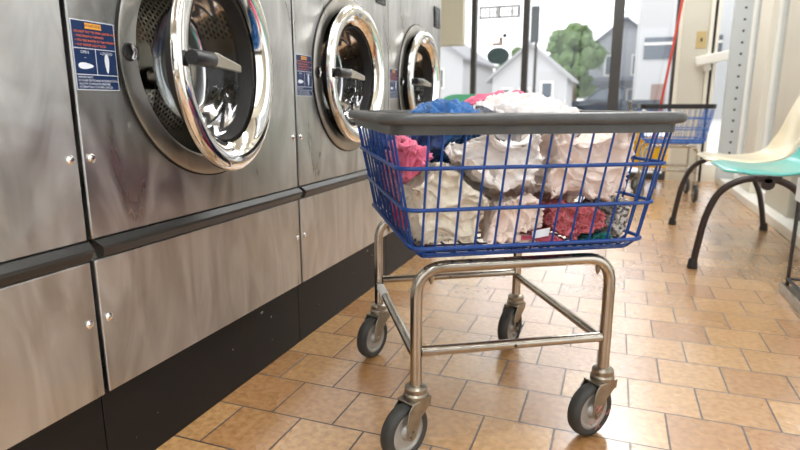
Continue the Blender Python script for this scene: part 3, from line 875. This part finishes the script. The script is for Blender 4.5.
def arch_leg(parent, y, m):
    bm = BM()
    K = [(-.246, 0), (-.232, .125), (-.211, .25), (-.168, .352), (-.09, .405), (.0, .415), (.075, .395), (.135, .34), (.19, .23), (.218, .12), (.238, 0)]
    pts = []
    for i in range(len(K)-1):
        p0, p1, p2, p3 = (Vector(K[min(max(i+e, 0), len(K)-1)]) for e in (-1, 0, 1, 2))
        for k in range(5):
            t = k/5; v = .5*(2*p1+(p2-p0)*t+(2*p0-5*p1+4*p2-p3)*t*t+(3*p1-p0-3*p2+p3)*t**3); pts.append((v.x, y, v.y))
    pts.append((K[-1][0], y, 0))
    tube(bm, pts, .0148, 14)
    lg = link('arch_leg', bm, m, parent)
    for x in (pts[0][0], pts[-1][0]):
        bm = BM(); lathe(bm, [(0, .001), (0, .0225), (.012, .0225), (.045, .0165), (.045, .001)], (x, y, 0), axis='Z', seg=20)
        link('foot_cap', bm, M['rubber'], lg)
    bm = BM(); box(bm, -.05, .05, y-.024, y+.024, .405, .428); lathe(bm, [(y-.03, .001), (y-.03, .026), (y+.03, .026), (y+.03, .001)], (.0, 0, .395), axis='Y', seg=16)
    link('clamp', bm, m, lg, bevel=.003)
tb = thing('tandem_chair', 'pair of joined moulded chairs, turquoise and cream, on arched brown legs', 'chair', (.612, 2.78, 0))
o = shell(tb, .245, M['turq']); o['label'] = 'turquoise seat shell'
o = shell(tb, .775, M['cream_shell']); o['label'] = 'cream seat shell'
arch_leg(tb, 0, M['brown_tube']); arch_leg(tb, 1.02, M['brown_tube'])
bm = BM(); tube(bm, [(0, -.03, .414), (0, 1.05, .414)], .016, 14); link('beam', bm, M['brown_tube'], tb)
for y in (.25, .775):
    for e in (-.10, .08):
        bm = BM(); prism(bm, [(-.09, .4235), (.10, .4235), (.09, .416), (-.08, .416)], lambda a, b, d_: (a, d_, b), y+e, y+e+.02)
        link('seat_bracket', bm, M['brown_tube'], tb, smooth=False)

gc = thing('shell_chair', 'green moulded chair half hidden behind the cart and washers', 'chair', (-1.22, 4.5, 0), PI*.5)
o = shell(gc, 0, M['green_shell'])
for u in (-.15, .15):
    for v in (-.17, .17):
        bm = BM(); tube(bm, [(u*.6, v*.6, .432), (u*1.2, v*1.1, .0)], .012, 10); link('leg', bm, M['brown_tube'], gc)

# ------------------------------------------------------------------ low magazine rack at the right edge
rk = thing('magazine_rack', 'low metal framed rack of pink magazines at the right edge by the kerb', 'rack', (.668, 2.52, 0))
bm = BM(); box(bm, -.012, .17, -.75, .012, .0, .03); box(bm, -.022, -.012, -.75, .02, .0, .042); link('base', bm, M['zinc'], rk, smooth=False, bevel=.003)
bm = BM()
for x in (.0, .16):
    for y in (0, -.74): tube(bm, [(x, y, .03), (x, y, .37)], .007, 8)
for z in (.058, .36):
    for x in (.0, .16): tube(bm, [(x, 0, z), (x, -.74, z)], .006, 8)
    for y in (0, -.74): tube(bm, [(0, y, z), (.16, y, z)], .006, 8)
link('frame', bm, M['dark_frame'], rk)
pm = [mat('cover_pink', (222, 128, 132), .35, 0, .3, 25), mat('cover_rose', (206, 84, 96), .35, 0, .3, 18), mat('cover_pale', (232, 206, 200), .35, 0, .2, 22)]
for k in range(5):
    o = link('magazine', box(BM(), .03+.006, .03+.0061+.006, -.13, -.005, 0, .25), pm[k % 3], smooth=False)
    o.location = (.70+(k % 2)*.03, 2.52-.14*k, .032)
    tag(o, ['pink magazine at the far end of the low rack', 'deep rose magazine second from the far end of the low rack', 'pale magazine in the middle of the low rack', 'pink magazine second from the near end of the low rack', 'deep rose magazine at the near end of the low rack'][k], 'magazine', 'magazines in the low rack')
cd = link('price_card', box(BM(), -.001, .001, -.10, .03, 0, .085), M['label_white'], rk, smooth=False); cd.location = (-.008, -.01, .365)

# ------------------------------------------------------------------ signs in the window
t = thing('hanging_sign', 'dark oval sign hanging inside the back window', 'sign', (-1.17, 6.0, 1.206))
bm = BM(); rr = lathe(bm, [(-.006, .001), (-.006, .112), (.006, .112), (.006, .001)], axis='Y', seg=40)
for v in bm.verts: v.co.z *= .72
link('board', bm, mat('sign_teal', (62, 84, 88), .5, 0, .15, 20), t)
bm = BM()
for s in (-1, 1): tube(bm, [(s*.05, 0, .07), (0, 0, .14)], .002, 5)
tube(bm, [(0, 0, .14), (0, .1, .15)], .002, 5)
link('cord', bm, M['label_white'], t)
gm = mat('window_decal_grey', (150, 148, 150), .6)
bm = BM(); y = 6.112
def strip(x0, x1, z0, z1): box(bm, x0, x1, y-.001, y, z0, z1)
x0, x1, z0, z1 = -1.40, -.982, 1.586, 1.706
strip(x0, x1, z1-.02, z1); strip(x0, x1, z0, z0+.02); strip(x0, x0+.018, z0, z1); strip(x1-.018, x1, z0, z1); strip(-1.205, -1.183, z0, z1)
for k, xx in enumerate((-1.345, -1.30, -1.262, -1.228, -1.150, -1.112, -1.075, -1.045, -1.01)):
    wdt = (.010, .018, .012, .020, .012, .010, .022, .010, .014)[k]
    strip(xx, xx+wdt, z0+.024, z1-.024)
for xx in (-1.262, -1.112): strip(xx, xx+.045, z0+.056, z0+.066)
tag(link('window_lettering', bm, gm, smooth=False), 'faint grey boxed lettering high on the back window', 'sign')
bm = BM(); box(bm, -1.255, -1.15, y-.001, y, 1.318, 1.345); box(bm, -1.185, -1.15, y-.001, y, 1.345, 1.40)
tag(link('window_sticker', bm, mat('sticker_brown', (166, 140, 126), .6), smooth=False), 'small brown corner shaped sticker on the back window', 'sticker')
bm = BM(); rr = lathe(bm, [(y-.0012, .001), (y-.001, .02), (y, .02)], (-1.13, 0, 1.415), axis='Y', seg=20)
tag(link('suction_cup', bm, M['rubber']), 'small dark round suction cup on the back window', 'suction cup')

# ------------------------------------------------------------------ outside
struct('ground', box(BM(), -90, 90, -90, 120, -.5, -.14), mat('pale_asphalt', (205, 203, 200), .9, 0, .05, .6), smooth=False)
struct('sidewalk', box(BM(), 1.2, 9, -30, YF+.12, -.5, -.13), mat('sidewalk_concrete', (208, 206, 200), .9, 0, .05, 2), smooth=False)
white_side = siding_mat('white_siding', (192, 192, 193)); grey_side = siding_mat('grey_siding', (158, 160, 166))
roof_w = mat('pale_roof', (150, 150, 153), .8); roof_g = mat('grey_roof', (128, 132, 142), .8)
winm = mat('house_window', (92, 100, 110), .2); stucco = mat('shop_stucco', (196, 196, 196), .8)
def house(name, label, cx, y, w, d, eave, peak, ms, mr, wins, extra=None):
    t = thing(name, label, 'house', (cx, y, -.13))
    bm = BM(); prism(bm, [(-w/2, 0), (w/2, 0), (w/2, eave), (0, peak), (-w/2, eave)], lambda a, b, d_: (a, d_, b), 0, d); link('walls', bm, ms, t, smooth=False)
    bm = BM()
    for s in (-1, 1):
        prism(bm, [(s*(w/2+.3), eave-.3*(peak-eave)/(w/2)), (0, peak), (0, peak+.16), (s*(w/2+.3), eave-.3*(peak-eave)/(w/2)+.16)], lambda a, b, d_: (a, d_, b), -.35, d+.3)
    link('roof', bm, mr, t, smooth=False)
    for x, z, ww, hh in wins:
        bm = BM(); box(bm, x-ww/2-.1, x+ww/2+.1, -.06, -.005, z-hh/2-.1, z+hh/2+.1); f = link('window_frame', bm, M['white'], t, smooth=False)
        link('pane', box(BM(), x-ww/2, x+ww/2, -.08, -.06, z-hh/2, z+hh/2), winm, f, smooth=False)
    return t
house('house', 'low white gabled house across the street, left of the tree', -4.25, 30, 3.7, 4, 2.2, 3.75, white_side, mat('white_roof', (160, 160, 162), .8), [(-1.1, 1.2, .4, .8), (-.2, 1.2, .4, .8), (.9, 1.1, .45, 1.6)])
h2 = house('house', 'tall pale grey house with a gable behind the pickup truck', 0.2, 50, 5.6, 9, 5.2, 7.4, grey_side, roof_g, [(-.9, 3.9, .8, 1.4), (1.1, 3.9, .8, 1.4), (-.9, 1.3, .8, 1.4), (.9, 1.3, .8, 1.4)])
bm = BM(); prism(bm, [(-1.6, 2.7), (0, 2.2), (0, 2.4), (-1.6, 2.95)], lambda a, b, d_: (d_, a, b), -3.2, 3.2); link('porch_roof', bm, roof_g, h2, smooth=False)
t = thing('shop_building', 'white flat roofed building with a dark window band, at right', 'building', (3.2, 40, -.13))
link('walls', box(BM(), -2.2, 3, 0, 8, 0, 8.5), stucco, t, smooth=False)
bm = BM(); box(bm, -1.9, 2.4, -.06, -.005, 3.6, 4.9); box(bm, -1.9, 2.4, -.09, -.06, 4.45, 4.6, 1); link('window_band', bm, [winm, M['white']], t, smooth=False)
bm = BM(); box(bm, -1.3, -.5, -.06, -.005, 0, 2.1); link('door', bm, mat('brown_door', (150, 126, 116), .6), t, smooth=False)
t = thing('shop_building', 'added grey shop with an olive awning, standing in for reflections in the side glass', 'building', (9.0, 30, -.13))  # made-up shop standing in for olive and grey reflections in the side pane
link('walls', box(BM(), -2.9, 3, 0, 8, 0, 6), mat('shop_grey', (176, 178, 176), .8), t, smooth=False)
bm = BM(); prism(bm, [(-1.1, 2.7), (-.0, 3.6), (.0, 2.7)], lambda a, b, d_: (d_, a, b), -2.8, 2.9); link('awning', bm, mat('awning_olive', (140, 128, 84), .8), t, smooth=False)
link('window_band', box(BM(), -2.6, 2.7, -.05, -.005, .6, 2.6), winm, t, smooth=False)
link('sign_band', box(BM(), -2.8, 2.9, -.08, -.005, 4.0, 4.9), mat('fascia_dark', (84, 84, 80), .6), t, smooth=False)
house('house', 'white house farther off at far left of the back window', -12.2, 34, 7, 9, 3.6, 6.0, white_side, roof_w, [(2.0, 2.4, .6, 1.0)])

def tree(label, x, y, h, r, seed, n=9):
    t = thing('tree', label, 'tree', (x, y, -.13), 0)
    bm = BM(); tube(bm, [(0, 0, 0), (.05, 0, h*.35), (-.05, .05, h*.62)], .2, 10, radii=[.30, .22, .14])
    for s in (-1, 1): tube(bm, [(.03, 0, h*.36), (s*r*.45, 0, h*.62)], .1, 8, radii=[.15, .07])
    link('trunk', bm, mat('bark', (120, 108, 92), .9, 0, .2, 6), t)
    rnd = random.Random(seed); bm = BM()
    for k in range(n*5):
        a = rnd.uniform(0, 2*PI); rr = math.sqrt(rnd.uniform(.0, 1))*r; up = rnd.uniform(-.17, .34)
        rr *= math.sqrt(max(.1, 1-(up/.36)**2))
        c = Vector((rr*math.cos(a), rr*math.sin(a)*.6, h*.66+up*h)); R = rnd.uniform(.13, .27)*r
        q = bmesh.ops.create_icosphere(bm, subdivisions=2, radius=R)
        for v in q['verts']:
            v.co = c+v.co*(1+.5*noise.noise(v.co*3.3+Vector((k*5, seed, 0)))+.3*noise.noise(v.co*9))
        for j in range(60):    # loose leaf sprays break the outline
            d = Vector((rnd.gauss(0, 1), rnd.gauss(0, 1), rnd.gauss(0, 1))).normalized(); p = c+d*R*rnd.uniform(.9, 1.5); z_ = rnd.uniform(.07, .16)
            e1 = d.orthogonal().normalized()*z_; e2 = d.cross(e1)
            bm.faces.new([bm.verts.new(p+e1), bm.verts.new(p+e2*.7), bm.verts.new(p-e1), bm.verts.new(p-e2*.7)])
    link('crown', bm, leaf_mat('leaves', (104, 128, 82)), t)
tree('round green tree left of the tall grey house', -3.1, 43, 6.0, 2.0, 4, 12)
tree('smaller green tree behind the low white house', -7.4, 46, 4.8, 1.7, 9, 8)
tree('low bush green tree at the right end of the white house', -3.1, 45, 3.2, 1.3, 13, 6)

t = thing('street_sign', 'dark sign panel on a thin post beyond the back window', 'sign', (-1.86, 14, -.13))
bm = BM(); tube(bm, [(0, 0, 0), (0, 0, 3.05)], .035, 10); link('post', bm, M['dark_frame'], t)
link('panel', box(BM(), -.13, .06, -.06, -.036, 2.25, 3.05), mat('sign_back', (72, 76, 78), .6), t, smooth=False)
link('side_panel', box(BM(), .07, .20, -.06, -.036, 2.1, 2.65), M['label_white'], t, smooth=False)

def vehicle(name, label, cat, loc, rz, side, cabin, color, wheels, wid=1.8, glass=True):
    t = thing(name, label, cat, loc, rz)
    mcol = mat(name+'_paint', color, .45, .1, coat=.15)
    bm = BM(); prism(bm, side, lambda a, b, d_: (a, d_, b), -wid/2, wid/2); link('body', bm, mcol, t, bevel=.05)
    bm = BM(); prism(bm, cabin, lambda a, b, d_: (a, d_, b), -wid/2+.1, wid/2-.1); cb = link('cab', bm, mcol, t, bevel=.05)
    xs = [p[0] for p in cabin]; cx = sum(xs)/len(xs); zt = max(p[1] for p in cabin); zb = min(p[1] for p in cabin)
    sh = [(cx+(a-cx)*.86, zb+.04+(b-zb)*.80) for a, b in cabin]
    for s in (-1, 1):
        bm = BM(); prism(bm, sh, lambda a, b, d_: (a, d_, b), s*(wid/2-.1), s*(wid/2-.085)); link('side_window', bm, winm, cb, smooth=False)
    for x, r in wheels:
        for s in (-1, 1):
            bm = BM(); lathe(bm, [(s*(wid/2-.2), .001), (s*(wid/2-.2), r), (s*(wid/2-.01), r), (s*(wid/2+.0), r*.9), (s*(wid/2+.0), r*.6)], (x, 0, r), axis='Y', seg=28)
            wh = link('wheel', bm, M['tire'], t)
            bm = BM(); lathe(bm, [(s*(wid/2-.01), r*.6), (s*(wid/2+.01), r*.5), (s*(wid/2+.01), .001)], (x, 0, r), axis='Y', seg=24); link('hubcap', bm, M['satin'], wh)
    return t
vehicle('pickup_truck', 'dark blue grey pickup truck parked across the street', 'truck', (-.35, 36.6, -.13), 0,
        [(-2.75, .45), (2.75, .45), (2.75, 1.12), (-1.3, 1.12), (-2.6, 1.05), (-2.75, .85)], [(-1.45, 1.1), (.75, 1.1), (.7, 1.72), (.6, 1.80), (-.55, 1.80), (-.75, 1.74)], (40, 50, 60), [(-1.75, .38), (1.75, .38)])
vehicle('car', 'white parked car seen past the last washer', 'car', (-4.9, 12.4, -.13), .1,
        [(-2.2, .3), (2.2, .3), (2.2, .72), (1.9, .84), (-2.0, .88), (-2.2, .75)], [(-1.8, .86), (1.25, .86), (.55, 1.36), (-1.2, 1.38)], (226, 228, 230), [(-1.35, .32), (1.35, .32)], 1.75)

# ------------------------------------------------------------------ light
wld = bpy.data.worlds.new('overcast'); S.world = wld
nt, N, L = nodes(wld)
bg = N['Background']; bg.inputs['Color'].default_value = (.96, .975, 1.0, 1); bg.inputs['Strength'].default_value = 1.6
tc = N.new('ShaderNodeTexCoord'); sx = N.new('ShaderNodeSeparateXYZ'); L.new(tc.outputs['Generated'], sx.inputs[0])
rp = N.new('ShaderNodeValToRGB'); L.new(sx.outputs[2], rp.inputs['Fac'])
rp.color_ramp.elements[0].position = 0; rp.color_ramp.elements[0].color = (.84, .85, .87, 1)
rp.color_ramp.elements[1].position = .8; rp.color_ramp.elements[1].color = (1.0, 1.0, 1.02, 1)
L.new(rp.outputs['Color'], bg.inputs['Color'])

S.view_settings.view_transform = 'Standard'; S.view_settings.look = 'None'
S.view_settings.gamma = 1; S.view_settings.use_curve_mapping = False
S.view_settings.exposure = .72
